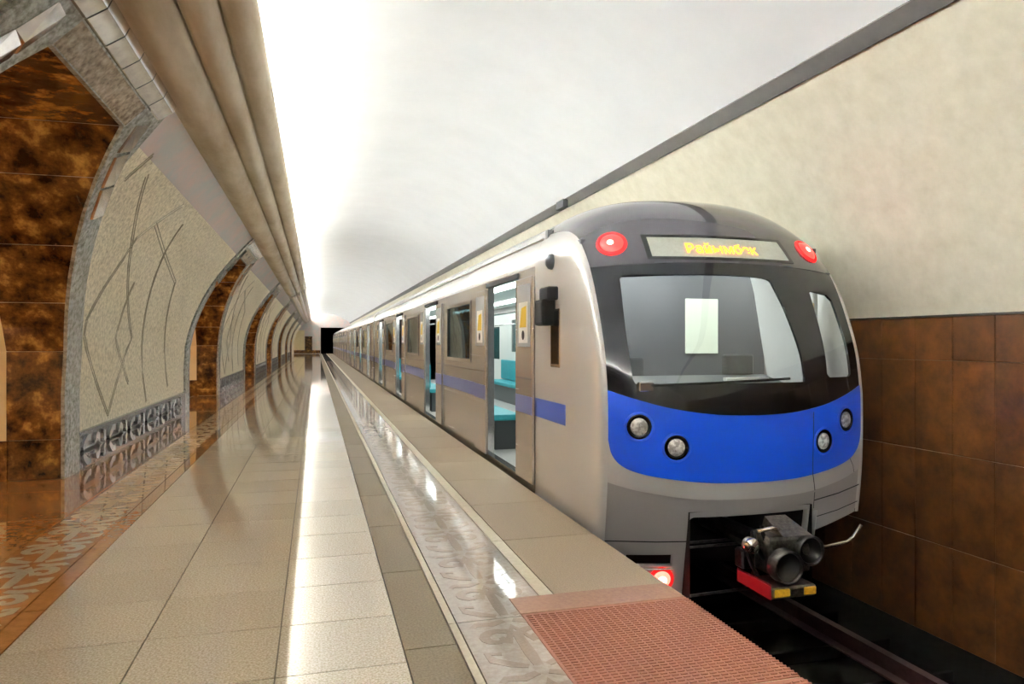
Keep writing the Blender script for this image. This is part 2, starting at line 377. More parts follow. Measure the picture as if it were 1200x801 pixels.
# solid behind the band, so that the lintels have depth
MB().box(-3.1, -2.05, Y0, Y1, 3.44, 4.5).build('lintel_core', M['band'], wl)
FW = .50
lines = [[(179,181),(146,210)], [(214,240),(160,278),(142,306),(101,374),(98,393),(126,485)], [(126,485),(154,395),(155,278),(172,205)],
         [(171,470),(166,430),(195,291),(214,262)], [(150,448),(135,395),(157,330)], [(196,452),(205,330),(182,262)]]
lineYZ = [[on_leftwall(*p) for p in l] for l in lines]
proto_frame = None
for k in range(-1, 7):
    n_, f_ = NEAR + PER * k, FAR + PER * k
    # pylon face between this opening's far side and the next opening's near side
    pf = MB(); last = (k == 6)
    zstrip(pf, ZS, lambda z: f_ - jamb(z), (lambda z: Y1) if last else (lambda z: n_ + PER + jamb(z)))
    p = pf.build('pylon_face', M['mosaic'], wl, smooth=True)
    if k == -1:
        pf = MB(); zstrip(pf, ZS, lambda z: Y0, lambda z: n_ + jamb(z)); pf.build('pylon_face', M['mosaic'], wl, smooth=True)
    if not last:
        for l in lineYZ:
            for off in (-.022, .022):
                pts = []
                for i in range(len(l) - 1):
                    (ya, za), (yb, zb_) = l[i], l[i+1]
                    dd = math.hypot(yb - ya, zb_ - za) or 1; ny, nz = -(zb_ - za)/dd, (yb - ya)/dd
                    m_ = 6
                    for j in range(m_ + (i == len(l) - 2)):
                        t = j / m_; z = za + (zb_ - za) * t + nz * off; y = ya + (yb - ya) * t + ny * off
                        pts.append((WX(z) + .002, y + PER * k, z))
                MB().tube(pts, .009, 5).build('carved_line', M['grooveshade'], p)
        # metal plinth with scroll relief
        pl = MB(); ya, yb = f_ + FW * .98, n_ + PER - FW * .98
        pl.box(-2.62, -2.565, ya, yb, .0, .40, .006); pl.box(-2.62, -2.550, ya, yb, .40, .43, .004)
        po = pl.build('plinth', M['plinth'], wl)
        rnd = random.Random(3); y = ya + .25
        base = motif(.32, .95, .085)
        while y < yb - .3:
            sc_ = MB().add([(-2.566 + .028 * (vz / .0016), y + .25 + vy, .205 + vx) for vx, vy, vz in base.v], base.f)
            sc_.build('scroll_relief', M['relief'], po); y += 1.05
    # frame of the opening: inner stone band, outer silver blocks
    fr = MB(); zt2 = 3.80
    inner, outer = [], []
    for z in ZS: inner.append((n_ + jamb(z), z)); outer.append((n_ + jamb(min(z, ZT)) - FW, z))
    outer[-1] = (outer[-1][0], zt2)
    inner += [((n_ + f_)/2, ZT)]; outer += [((n_ + f_)/2, zt2)]
    for z in ZS[::-1]: inner.append((f_ - jamb(z), z)); outer.append((f_ - jamb(min(z, ZT)) + FW, z))
    outer[len(ZS) + 1] = (outer[len(ZS) + 1][0], zt2)
    v = []
    for (yi, zi), (yo, zo) in zip(inner, outer):
        ym, zm = yi + (yo - yi) * .5, zi + (zo - zi) * .5
        v += [(WX(zi), yi, zi), (WX(zi) + .035, yi, zi), (WX(zm) + .05, ym, zm), (WX(zo) + .035, yo, zo), (WX(zo) - .01, yo, zo)]
    fr.add(v, [(5*i+j, 5*i+j+1, 5*i+j+6, 5*i+j+5) for i in range(len(inner) - 1) for j in range(4)])
    fro = fr.build('arch_frame', M['framestone'] , wl)
    # brown stone lining along the head of the frame
    bh = MB(); a, b = n_ + DT, f_ - DT
    z0, z1 = 3.425, 3.60
    bh.add([(WX(z0)+.042, a, z0), (WX(z1)+.062, a, z1), (WX(z1)+.062, b, z1), (WX(z0)+.042, b, z0)], [(0, 1, 2, 3)])
    bh.build('head_lining', M['framebrown'], fro)
    # silver blocks: along the head and down the leaning sides
    blocks = []
    nb = 6; L_ = (b - a + .9) / nb
    for i in range(nb): blocks.append(('h', a - .45 + i * L_ + .01, a - .45 + (i + 1) * L_ - .01))
    def block(p0, p1, wd):                            # p: (y, z) ends of the block's axis on the wall
        mb = MB(); (ya, za), (yb, zb_) = p0, p1; dd = math.hypot(yb-ya, zb_-za); ny, nz = -(zb_-za)/dd, (yb-ya)/dd
        v = []
        for (y, z, s) in ((ya, za, 1), (yb, zb_, 1)):
            for (o, h) in ((-wd/2, .03), (-wd/2, .07), (0, .115), (wd/2, .07), (wd/2, .03)):
                zz = z + nz*o; v.append((WX(zz) + h, y + ny*o, zz))
        mb.add(v, [(j, j+1, j+6, j+5) for j in range(4)] + [(4, 3, 2, 1, 0), (5, 6, 7, 8, 9)])
        return mb.build('frame_block', M['silver'], fro)
    for _, ya, yb in blocks: block((ya, 3.705), (yb, 3.705), .17)
    for sgn, e in ((1, n_), (-1, f_)):
        for za, zb_ in ((2.72, 2.98), (3.00, 3.26), (3.28, 3.52)):
            block((e + sgn * (jamb(za) - FW*.52), za), (e + sgn * (jamb(min(zb_, ZT)) - FW*.52), zb_), .20)
    # granite reveal and the lit passage behind it
    out = [(n_ + jamb(z), z) for z in ZS] + [(f_ - jamb(z), z) for z in ZS[::-1]]
    nn = len(out); nz = len(ZS)
    cuts = [(0, 1), (1, 3), (3, 5), (5, 7), (7, 9), (9, 11)]
    for i0, i1 in cuts + [(nz - 1, nz)] + [(2*nz - 1 - b_, 2*nz - 1 - a_) for a_, b_ in cuts]:   # slab by slab
        sg = out[i0:i1 + 1]; m_ = len(sg); rv = MB()
        (ya, za), (yb, zb_) = sg[0], sg[-1]; g_ = .0025
        if i0 != nz - 1:
            sg = [(y, z + (g_ if za < zb_ else -g_) * (1 if j == 0 else -1 if j == m_ - 1 else 0)) for j, (y, z) in enumerate(sg)]
        rv.add([(WX(max(z, 0)), y, z) for y, z in sg] + [(REV, y, z) for y, z in sg], [(i, i+1, m_+i+1, m_+i) for i in range(m_ - 1)])
        rv.build('granite_slab', M['granite'], wl)
    ps = MB()
    ps.add([(REV, y, max(z, .42)) for y, z in out] + [(-4.9, y, max(z, .42)) for y, z in out], [(i, i+1, nn+i+1, nn+i) for i in range(nn - 1)])
    ps.build('passage_lining', M['cream'], wl)
    for y0_, y1_ in ((n_ - .03, n_ + .012), (f_ - .012, f_ + .03)):
        MB().box(-4.9, -3.09, y0_, y1_, 0, .42).build('passage_plinth', M['granite'], wl)
    # back of the pylon towards the hall
for k in range(-2, 7):
    ya, yb = FAR + PER * k, NEAR + PER * (k + 1)
    ya, yb = max(ya, Y0), min(yb, Y1)
    if yb - ya > .5: MB().box(-5.0, -4.9, ya, yb, 0, 4.4).build('pylon_back', M['cream'], wl)
    if k < 6: pass
for k in range(-1, 7):
    MB().box(-5.0, -4.9, NEAR + PER*k, FAR + PER*k, 3.40, 4.4).build('passage_head', M['cream'], wl)
# central hall beyond the pylons
hf = MB().box(-10, -3.2, Y0, Y1, -.3, 0).build('floor_hall', M['brownfloor']); tag(hf, kind='structure')
hw = MB().box(-10.2, -10, Y0, Y1, -.3, 4.6).build('wall_hall', M['cream']); tag(hw, kind='structure')
hc = MB().box(-10, -4.9, Y0, Y1, 4.4, 4.6).build('ceiling_hall', M['cream']); tag(hc, kind='structure')

# ================================================================== cornice with cove
cp = []
def arc(x0, z0, x1, z1, bulge, n=8):
    dx, dz = x1-x0, z1-z0; L = math.hypot(dx, dz); nx, nz = dz/L, -dx/L
    return [(x0 + dx*t + nx*bulge*math.sin(PI*t), z0 + dz*t + nz*bulge*math.sin(PI*t)) for t in [i/n for i in range(n)]]
cp += [(-1.55, 4.02), (-1.43, 3.80)]
cp += arc(-1.36, 3.79, -.98, 3.88, .085) + [(-.985, 3.88), (-.985, 3.96), (-.965, 3.96)] + arc(-.965, 3.905, -.735, 4.015, .07) + [(-.735, 4.015), (-.735, 4.09), (-.715, 4.09)] + arc(-.715, 4.06, -.49, 4.17, .06) + [(-.49, 4.17), (-.46, 4.25), (-.49, 4.27), (-.60, 4.17), (-1.1, 4.06)]
cor = MB().extrude(cp, Y0, Y1).build('trim_2', M['cornice'], smooth=False); tag(cor, kind='structure')
for i in range(len(cor.data.polygons)): cor.data.polygons[i].use_smooth = cor.data.polygons[i].area < 40
# ================================================================== end walls
ew = MB()
ew.box(-3.2, .60, Y1, Y1 + .3, -.3, 5.3); ew.box(.60, 5.8, Y1, Y1 + .3, 3.25, 5.3); ew.box(5.2, 5.8, Y1, Y1 + .3, -1.3, 3.3)
ewo = ew.build('wall_end', M['band']); tag(ewo, kind='structure')
MB().box(-2.9, -1.35, Y1 - .06, Y1 - .005, .45, 2.9).build('end_panel', M['cream'], ewo)
MB().box(-2.9, .55, Y1 - .08, Y1 - .005, .03, .43).build('end_plinth', M['granite'], ewo)
de = MB().box(-1.30, -.42, Y1 - .10, Y1 - .005, .031, 2.15, .01).build('door_1', M['granite'], ewo)
tn = MB().add([(x, y, z) for y in (Y1 + .3, Y1 + 25) for x, z in ((.6, -1.2), (.6, 3.3), (5.2, 3.3), (5.2, -1.2))], [(0,1,5,4),(1,2,6,5),(2,3,7,6),(4,5,6,7)])
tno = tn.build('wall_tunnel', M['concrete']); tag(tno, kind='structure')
eb = MB().box(-10, 5.8, Y0 - .3, Y0, -1.3, 5.3).build('wall_back', M['beige']); tag(eb, kind='structure')
hb = MB().box(-10, -3.2, Y1, Y1 + .3, -.3, 4.6).build('wall_hall_end', M['cream']); tag(hb, kind='structure')

# ================================================================== track
TC = 3.41
proto = MB().box(-1.3, 1.3, -.12, .12, -.02, .10, .01).build('sleeper', M['concrete'])
sl = []
for k in range(24):
    o = proto if k == 0 else dup(proto, None)
    o.location = (TC, -3.0 + k * .62, -1.16)
    tag(o, 'dark concrete sleeper under the rails in the track trench', 'sleeper', 'sleepers of the track')
rp = [(-.07, 0), (.07, 0), (.07, .015), (.012, .03), (.012, .115), (.036, .125), (.036, .155), (-.036, .155), (-.036, .125), (-.012, .115), (-.012, .03), (-.07, .015)]
for x, lb in ((-.76, 'steel running rail next to the platform wall'), (.76, 'steel running rail next to the brown granite wall')):
    o = MB().extrude(rp, Y0, Y1 + 20).build('rail', M['rail']); o.location = (TC + x, 0, -1.06); tag(o, lb, 'rail')

# ================================================================== TRAIN: section and front surface (x is measured from the car's centre line)
HW, ZS0, RB = 1.31, 2.20, .65
def zroof(x): return ZS0 + RB * math.sqrt(max(0, 1 - (abs(x) / HW) ** 2.6))
PROF = smoothcurve([(5.10, -.62), (5.05, -.30), (5.0, 0), (4.965, .3), (4.95, .6), (4.95, .9), (4.96, 1.06), (5.02, 1.4), (5.20, 1.85), (5.36, 2.17), (5.49, 2.38), (5.58, 2.51), (5.72, 2.63),
                    (5.92, 2.74), (6.20, 2.81), (6.50, 2.843), (6.72, 2.85)], 10)
VL = [0]
for i in range(1, len(PROF)): VL.append(VL[-1] + math.hypot(PROF[i][0]-PROF[i-1][0], PROF[i][1]-PROF[i-1][1]))
VMAX = VL[-1]
def prof_at(v):
    v = min(max(v, 0), VMAX); lo, hi = 0, len(VL) - 1
    while hi - lo > 1:
        m = (lo + hi) // 2
        if VL[m] <= v: lo = m
        else: hi = m
    t = (v - VL[lo]) / (VL[hi] - VL[lo] or 1)
    return PROF[lo][0] + (PROF[hi][0]-PROF[lo][0])*t, PROF[lo][1] + (PROF[hi][1]-PROF[lo][1])*t
def S0(x, v):
    Y, z = prof_at(v); tz = max(0, (z - 1.7) / (2.85 - 1.7)); g = tz * tz
    bl = 1 - min(1, max(0, (Y - 5.5) / 1.22)) ** 1.5       # the bulge fades out towards the straight roof
    return Vector((x, Y + .16 * x * x * bl, z - (2.85 - zroof(x)) * g))
def NRM(x, v):
    e = .01; a = S0(x + e, v) - S0(x - e, v); b = S0(x, min(v + e, VMAX)) - S0(x, max(v - e, 0))
    n = a.cross(b).normalized()
    return n if n.y < 0 or n.z > .5 else -n
def S(x, v, off=0):
    p = S0(x, v)
    return p + NRM(x, v) * off if off else p
def v_of(x, z):
    a, b = 0, VMAX
    for _ in range(40):
        m = (a + b) / 2
        if S0(x, m).z < z: a = m
        else: b = m
    return a
def inside(p, poly):
    c = False; j = len(poly) - 1
    for i in range(len(poly)):
        (xi, yi), (xj, yj) = poly[i], poly[j]
        if (yi > p[1]) != (yj > p[1]) and p[0] < (xj - xi) * (p[1] - yi) / (yj - yi) + xi: c = not c
        j = i
    return c
ORG1 = (0, 5.0, -1.0)                                  # car-local frame of the leading car
car1 = empty('metro_car', (TC, 5.0, -1.0))
def refine(poly, d):
    out = []
    for i in range(len(poly)):
        a, b = poly[i], poly[(i+1) % len(poly)]; k = max(1, int(math.hypot(b[0]-a[0], b[1]-a[1]) / d))
        out += [(a[0] + (b[0]-a[0])*j/k, a[1] + (b[1]-a[1])*j/k) for j in range(k)]
    return out
def patch(name, outline, m, parent, holes=(), off=0, thick=.02, sp=.07, isv=False, smooth=True):
    """outline and holes are (x, z) loops on the front; triangulated in (x, v) and laid onto the front surface"""
    def conv(l):
        l = refine(l, sp)
        return l if isv else [(x, v_of(x, z)) for x, z in l]
    o = conv(outline); H = [conv(h) for h in holes]
    V = [Vector(p) for p in o]; E = [(i, (i+1) % len(o)) for i in range(len(o))]
    for h in H:
        b = len(V); V += [Vector(p) for p in h]; E += [(b+i, b+(i+1) % len(h)) for i in range(len(h))]
    nb = len(V)
    xs = [p[0] for p in o]; ys = [p[1] for p in o]; x = min(xs) + sp/2
    loops = [o] + H
    while x < max(xs):
        y = min(ys) + sp/2
        while y < max(ys):
            if inside((x, y), o) and not any(inside((x, y), h) for h in H):
                if all((x-q[0])**2 + (y-q[1])**2 > (sp*.45)**2 for l in loops for q in l): V.append(Vector((x, y)))
            y += sp
        x += sp
    r = delaunay_2d_cdt(V, E, [], 0, 1e-6)
    vv, ff = r[0], r[2]; keep = []
    for f in ff:
        c = (sum(vv[i][0] for i in f)/3, sum(vv[i][1] for i in f)/3)
        if inside(c, o) and not any(inside(c, h) for h in H): keep.append(list(f))
    P = [S(p[0], p[1], off) for p in vv]
    faces = []
    for f in keep:
        a, b, c = (P[i] for i in f); nn = (b - a).cross(c - a); mid = NRM(vv[f[0]][0], vv[f[0]][1])
        faces.append(f if nn.dot(mid) > 0 else f[::-1])
    if thick:                                          # rim pushed back into the car
        cnt = {}
        for f in faces:
            for i in range(3):
                e = (f[i], f[(i+1) % 3]); cnt[e] = cnt.get(e, 0) + 1
        mp = {}
        for (a, b) in list(cnt):
            if (b, a) not in cnt:
                for q in (a, b):
                    if q not in mp: mp[q] = len(P); P += [P[q].copy(), S(vv[q][0], vv[q][1], off - thick)]
                faces.append([mp[b], mp[a], mp[a] + 1, mp[b] + 1])
    ob = mesh(name, P, faces, m, parent, False, ORG1)
    if smooth:
        for p in ob.data.polygons: p.use_smooth = len(p.vertices) == 3
    return ob
XE = 1.19
def sm(xs):                                            # interpolate (x, z) control points
    return smoothcurve(xs, 6)
def rev(l): return [(-x, z) for x, z in l][::-1]
half = sm([(0, .862), (.35, .875), (.7, .925), (1.0, 1.005), (XE, 1.07)])
blue_top = rev(half) + half[1:]
halfb = sm([(0, .325), (.4, .335), (.75, .375), (.98, .425), (1.10, .485), (1.165, .57), (XE, .68)])
blue_bot = rev(halfb) + halfb[1:]
halfc = sm([(0, .19), (.5, .205), (.9, .265), (1.1, .315), (XE, .345)])
band_bot = rev(halfc) + halfc[1:]
# windscreen, emergency-door window, display
wind = sm([(-1.0, 1.16), (-1.015, 1.5), (-.985, 1.97)]) + sm([(-.96, 1.995), (-.3, 2.015), (.28, 2.0), (.37, 1.93)]) + sm([(.42, 1.75), (.475, 1.40), (.50, 1.16)]) + [(.49, 1.12), (-.98, 1.12)]
dwin = [(.80, 1.90), (1.0, 1.87), (1.055, 1.82), (1.08, 1.45), (1.075, 1.17), (1.05, 1.15), (.79, 1.15), (.76, 1.18), (.77, 1.6), (.775, 1.88)]
visor_top = [(XE, 2.07), (.6, 2.11), (0, 2.12), (-.6, 2.11), (-XE, 2.07)]
patch('visor', blue_top + [(XE, 1.4), (XE, 1.75)] + visor_top + [(-XE, 1.75), (-XE, 1.4)], M['black'], car1, [wind, dwin], off=.004, sp=.06)
disp = [(-.68, 2.165), (.66, 2.165), (.60, 2.345), (-.68, 2.345)]
dv = [(x, v_of(x, z)) for x, z in refine(disp, .1)]
cap = [(x, v_of(x, z)) for x, z in refine(visor_top[::-1] + [(XE, 2.3)], .1)][:-1]
capo = [(x, v_of(x, z - .0)) for x, z in visor_top[::-1]] + [(XE, v_of(XE, 2.3)), (XE, v_of(XE, 2.42)), (XE, VMAX - .01), (.6, VMAX - .01), (0, VMAX - .01), (-.6, VMAX - .01), (-XE, VMAX - .01), (-XE, v_of(-XE, 2.42)), (-XE, v_of(-XE, 2.3))]
patch('roof_cap', capo, M['capgrey'], car1, off=.006, sp=.06, isv=True, thick=.03)
patch('blue_panel', blue_bot[:] + blue_top[::-1], M['blue'], car1, off=.010, sp=.055)
patch('windscreen', wind, M['glass'], car1, off=-.004, sp=.07, thick=0)
patch('door_window', dwin, M['glass'], car1, off=-.004, sp=.07, thick=0)
# silver band below the blue panel, with the grey bumper under it
side_b = [(XE, .345)]
patch('silver_band', band_bot + blue_bot[::-1], M['shell'], car1, off=.006, sp=.05)
cut_t = .055
bump_l = [(-XE, -.60), (-.555, -.60), (-.555, cut_t - .04), (-.54, cut_t - .01), (-.515, cut_t), (.55, cut_t), (.56, cut_t), (.56, -.16), (XE, -.05)]
bump = bump_l + band_bot[::-1]
slot = [(-1.02, -.345), (-.66, -.345), (-.66, -.25), (-1.02, -.25)]
patch('bumper', bump, M['bumper'], car1, [slot], off=-.004, sp=.06, thick=.05)
patch('lamp_slot', slot, M['matblack'], car1, off=-.05, sp=.1, thick=0)
# seams
def seamline(pts, wd=.008, name='panel_seam'):
    l = [(x, z) for x, z in pts]; L = []; R = []
    for i, (x, z) in enumerate(l):
        a, b = l[max(i-1, 0)], l[min(i+1, len(l)-1)]; d = math.hypot(b[0]-a[0], b[1]-a[1]); nx, nz = -(b[1]-a[1])/d*wd/2, (b[0]-a[0])/d*wd/2
        L.append((x + nx, z + nz)); R.append((x - nx, z - nz))
    P = []
    for (p, q) in zip(L, R): P += [S(p[0], v_of(*p), .0125), S(q[0], v_of(*q), .0125)]
    mesh(name, P, [(2*i, 2*i+1, 2*i+3, 2*i+2) for i in range(len(l)-1)], M['seam'], car1, org=ORG1)
seamline([(.565, .87 + 0), (.562, .7), (.56, .5), (.565, .36), (.585, .28), (.60, .215)])
seamline([(.60, .20), (.60, .06)], .007); seamline([(.60, .13), (.9, .16), (XE, .20)], .010); seamline([(.6, -.02), (.9, .01), (XE, .05)], .008); seamline([(-XE, -.13), (-.8, -.135), (-.56, -.135)], .010)
seamline([(1.03, .45), (1.08, .38), (1.10, .32)], .006)
seamline([(-XE, 2.075), (-.6, 2.115), (0, 2.125), (.6, 2.115), (XE, 2.075)], .012)
# silver shell: rounded corner posts and cab sides
def strip_pts(v, s, qn=10):
    p = S(XE, v); z = p.z; zE = z if z < 1.8 else 1.8 + (z - 1.8) * (ZS0 - 1.8) / (zroof(XE) - 1.8)
    t = min(1, max(0, (z - 1.8) / (zroof(XE) - 1.8))); fade = min(1, max(0, (6.72 - p.y) / .6))
    dY = .50 * (1 - t * t * .7) * fade
    r = []
    for i in range(qn + 1):
        q = i / qn; r.append((s * (XE + (HW - XE) * (1 - (1 - q) ** 2)), p.y + dY * q ** 2.4, z + (zE - z) * q))
    r.append((s * HW, max(6.72, r[-1][1]), zE)); return r
vs = [VMAX * i / 70 for i in range(71)]
for s, nm in ((-1, 'cab_side'), (1, 'cab_side')):
    lo = v_of(XE, -.60 if s < 0 else -.05)
    vv = [lo + (VMAX - lo) * i / 64 for i in range(65)]
    P = [p for v in vv for p in strip_pts(v, s)]; n = 12
    Fc = [(i*n+j, i*n+j+1, (i+1)*n+j+1, (i+1)*n+j) for i in range(64) for j in range(n-1)]
    if s < 0: Fc = [f[::-1] for f in Fc]
    mesh(nm, P, Fc, M['shell'], car1, True, ORG1)
# lights on the front
def frame_at(x, z, off=.01, tilt=None):
    v = v_of(x, z); p = S(x, v, off); n = NRM(x, v); e1 = Vector((1, 0, 0)); e1 = (e1 - n * e1.dot(n)).normalized(); e2 = n.cross(e1)
    return Matrix(((e1.x, e2.x, n.x, p.x - ORG1[0]), (e1.y, e2.y, n.y, p.y - ORG1[1]), (e1.z, e2.z, n.z, p.z - ORG1[2]), (0, 0, 0, 1)))
for x, z in ((-.963, .785), (-.68, .622), (.68, .622), (.963, .785)):
    mt = frame_at(x, z)
    h = MB().lathe([(.118, 0), (.112, .012), (.100, .012), (.094, -.002)], mt).build('headlight', M['blue'], car1, True)
    MB().lathe([(.101, .006), (.092, .012), (.070, .004), (.066, -.002)], mt).build('bezel', M['black'], h, True)
    MB().lathe([(.068, .004), (.056, .013), (.036, .019), (.017, .022), (.0001, .023)], mt).build('lens', M['chrome'], h, True)
for x, z in ((-.97, 2.285), (.97, 2.285)):
    mt = frame_at(x, z, .004)
    h = MB().lathe([(.135, 0), (.128, .016), (.108, .020), (.100, .010)], mt).build('tail_light', M['redglass'], car1, True)
    MB().lathe([(.103, .012), (.080, .032), (.050, .040), (.0001, .042)], mt).build('lens', M['red'], h, True)
    m2 = mt @ Matrix.Translation((-.015, -.012, .036))
    MB().lathe([(.034, -.01), (.030, .004), (.016, .010), (.0001, .012)], m2).build('bulb', M['redcore'], h, True)
mt = frame_at(-.735, -.45, .0)
h = MB().lathe([(.10, 0), (.095, .02), (.076, .022), (.07, .01)], mt).build('marker_light', M['redglass'], car1, True)
MB().lathe([(.072, .01), (.055, .03), (.03, .036), (.0001, .038)], mt).build('lens', M['redmarker'], h, True)
MB().lathe([(.040, .03), (.032, .042), (.016, .048), (.0001, .05)], mt).build('bulb', M['redcore'], h, True)
MB().tube([S(-1.02, v_of(-1.02, -.36), .03) - Vector(ORG1), S(-.66, v_of(-.66, -.355), .03) - Vector(ORG1)], .008).build('slot_rail', M['silver'], car1)
# destination display
fr_ = patch('display_frame', [(-.72, 2.145), (.70, 2.145), (.63, 2.365), (-.72, 2.365)], M['black'], car1, [disp], off=.014, sp=.08, thick=.02)
dp = patch('display_panel', disp, M['display'], car1, off=.008, sp=.08, thick=0)
cu = bpy.data.curves.new('t', 'FONT'); cu.body = 'Райымбек'; cu.size = .138; cu.align_x = 'CENTER'; cu.align_y = 'CENTER'; cu.offset = .002
to = bpy.data.objects.new('t', cu); C.objects.link(to); bpy.context.view_layer.update()
tme = bpy.data.meshes.new_from_object(to.evaluated_get(bpy.context.evaluated_depsgraph_get())); bpy.data.objects.remove(to)
xt, vt = -.04, v_of(-.04, 2.235)
for q in tme.vertices: q.co = S(xt + q.co.x, vt + q.co.y, .020) - Vector(ORG1)
tme.materials.clear(); tme.materials.append(M['amber'])
t_ = bpy.data.objects.new('display_text', tme); C.objects.link(t_); t_.parent = car1
# wipers and bracket at the windscreen foot
wb = S(-.90, v_of(-.90, 1.09), .012) - Vector(ORG1)
MB().box(wb.x - .075, wb.x + .05, wb.y - .03, wb.y + .02, wb.z - .03, wb.z + .045, .008).build('wiper_mount', M['silver'], car1)
wp = [S(-.90 + .11*i, v_of(-.90 + .11*i, 1.105 + .004*i), .028) - Vector(ORG1) for i in range(12)]
MB().tube(wp, .011, 6).build('wiper_arm', M['matblack'], car1)
# coupler in the bumper recess
def L1(p): return (p[0] - ORG1[0], p[1] - ORG1[1], p[2] - ORG1[2])
rec = MB(); 
rec.box(-.56, .575, 5.02, 5.9, -.62, .10)
rv = rec.v; mesh('coupler_recess', rv, [(4,5,6,7),(2,3,7,6),(1,2,6,5),(3,0,4,7)], M['matblack'], car1, org=ORG1)
cx, cz = 0.05, -.17
cpl = MB().tube([(cx, 5.8, cz), (cx, 4.86, cz)], [.085, .085], 14).build('coupler', M['darkmetal'], car1, org=ORG1)
hd = MB(); hd.box(cx - .17, cx + .20, 4.62, 4.88, cz - .14, cz + .15, .03)
hd.add([(cx - .06, 4.60, cz + .15), (cx + .19, 4.60, cz + .15), (cx + .16, 4.88, cz + .24), (cx - .03, 4.88, cz + .24), (cx - .06, 4.88, cz + .14), (cx + .19, 4.88, cz + .14)], [(0,1,2,3), (0,3,4), (1,5,2), (3,2,5,4)])
hd.build('coupler_head', M['castmetal'], cpl, org=ORG1)
def yframe(x, y, z): return Matrix(((1,0,0,x),(0,0,-1,y),(0,1,0,z),(0,0,0,1)))
for (x, z, r, y) in ((cx - .075, cz - .055, .125, 4.60), (cx + .165, cz + .035, .115, 4.66)):
    MB().lathe([(r*1.02, 0), (r*1.0, .09), (r*.92, .10), (r*.84, .085), (r*.78, .0)], yframe(x, y, z)).build('coupler_ring', M['darkmetal'], cpl, True, ORG1)
    MB().lathe([(r*.86, .075), (r*.6, .045), (.0001, .03)], yframe(x, y, z)).build('coupler_socket', M['matblack'], cpl, True, ORG1)
MB().box(cx - .20, cx + .20, 4.56, 4.86, cz - .30, cz - .215, .012).build('base_plate', M['castmetal'], cpl, org=ORG1)
for x0, x1 in ((-.17, -.04), (.085, .19)):
    MB().box(cx + x0, cx + x1, 4.545, 4.562, cz - .285, cz - .225, .006).build('yellow_block', M['yellow'], cpl, org=ORG1)
MB().box(cx - .025, cx + .08, 4.548, 4.562, cz - .275, cz - .235, .004).build('number_plate', M['darkmetal'], cpl, org=ORG1)
rb = MB(); rb.add([(cx - .20, 4.555, cz - .30), (cx - .20, 4.555, cz - .20), (cx - .33, 4.80, cz - .13), (cx - .33, 4.80, cz - .22), (cx - .17, 4.60, cz - .30), (cx - .17, 4.60, cz - .20), (cx - .30, 4.84, cz - .13), (cx - .30, 4.84, cz - .22)],
       [(0,1,2,3), (4,7,6,5), (1,5,6,2), (0,3,7,4), (0,4,5,1), (3,2,6,7)])
rb.build('red_bracket', M['redpaint'], cpl, org=ORG1)
MB().lathe([(.06, 0), (.06, .07), (.045, .085), (.02, .09), (.0001, .09)], yframe(cx - .27, 4.74, cz + .075)).build('air_valve', M['silver'], cpl, True, ORG1)
MB().box(cx - .32, cx - .20, 4.74, 4.86, cz - .12, cz + .03, .015).build('valve_body', M['darkmetal'], cpl, org=ORG1)
for k, (x, z) in enumerate(((-.22, .16), (-.15, .20), (-.28, .05))):
    MB().tube([(cx + x, 4.74, cz + z), (cx + x - .02, 4.70, cz + z - .04), (cx + x, 4.68, cz + z - .12), (cx + x + .06, 4.70, cz + z - .2), (cx + x + .09, 4.8, cz + z - .22)], .016, 7).build('air_hose', M['matblack'], cpl, True, ORG1)
MB().tube([(cx - .20, 4.72, cz + .17), (cx - .10, 4.68, cz + .20), (cx - .02, 4.70, cz + .17)], .016, 7).build('coupler_pipe', M['silver'], cpl, True, ORG1)
MB().tube([(.28, 4.86, -.20), (.61, 4.90, -.225), (.82, 4.90, -.20), (.88, 4.90, -.165), (.96, 4.90, -.07)], .014, 7).build('release_handle', M['silver'], cpl, True, ORG1)
MB().tube([S(.60, v_of(.6, .05), .03), S(.60, v_of(.6, -.16), .03)], .018, 7).build('bumper_post', M['bumper'], car1, True, ORG1)
MB().tube([(-.55, 5.03, -.56), (.3, 5.03, -.54)], .012, 6).build('recess_bar', M['darkmetal'], car1, False, ORG1)
for zz in (-.24, -.28): MB().tube([(-.55, 5.35, zz), (.5, 5.35, zz)], .012, 6).build('recess_bar', M['darkmetal'], car1, False, ORG1)
# driver's cab behind the windscreen
MB().box(-1.22, 1.22, 6.60, 6.66, .03, 2.55).build('cab_partition', M['cabgrey'], car1, org=ORG1)
MB().box(.28, .66, 6.585, 6.60, 1.33, 1.90, .004).build('partition_window', M['litwin'], car1, org=ORG1)
MB().box(-1.2, 1.2, 5.35, 6.6, .0, .05).build('cab_floor', M['console'], car1, org=ORG1)
MB().box(-1.2, 1.2, 5.75, 6.6, 2.30, 2.34).build('cab_ceiling', M['cabgrey'], car1, org=ORG1)
MB().box(-.9, .3, 6.1, 6.3, 2.285, 2.30).build('cab_ceiling_fill', M['cabfill'], car1, org=ORG1)  # glowing panels added under the ceiling to light the cab interior
MB().box(.72, 1.15, 6.1, 6.3, 2.285, 2.30).build('cab_ceiling_fill', M['cabfill'], car1, org=ORG1)
con = MB(); con.add([(x, y, z) for x in (-1.1, .48) for y, z in ((5.30, .9), (5.26, 1.10), (5.55, 1.16), (5.85, 1.06), (5.95, .9))], [(0,1,2,3,4), (9,8,7,6,5), (0,5,6,1), (1,6,7,2), (2,7,8,3), (3,8,9,4)])
cn = con.build('console', M['console'], car1, org=ORG1)
MB().box(-.05, .36, 5.30, 5.36, 1.115, 1.145).build('paper_sheet', M['paper'], cn, org=ORG1)
MB().box(.12, .42, 5.60, 5.66, 1.15, 1.34, .015).build('instrument_box', M['console'], cn, org=ORG1)
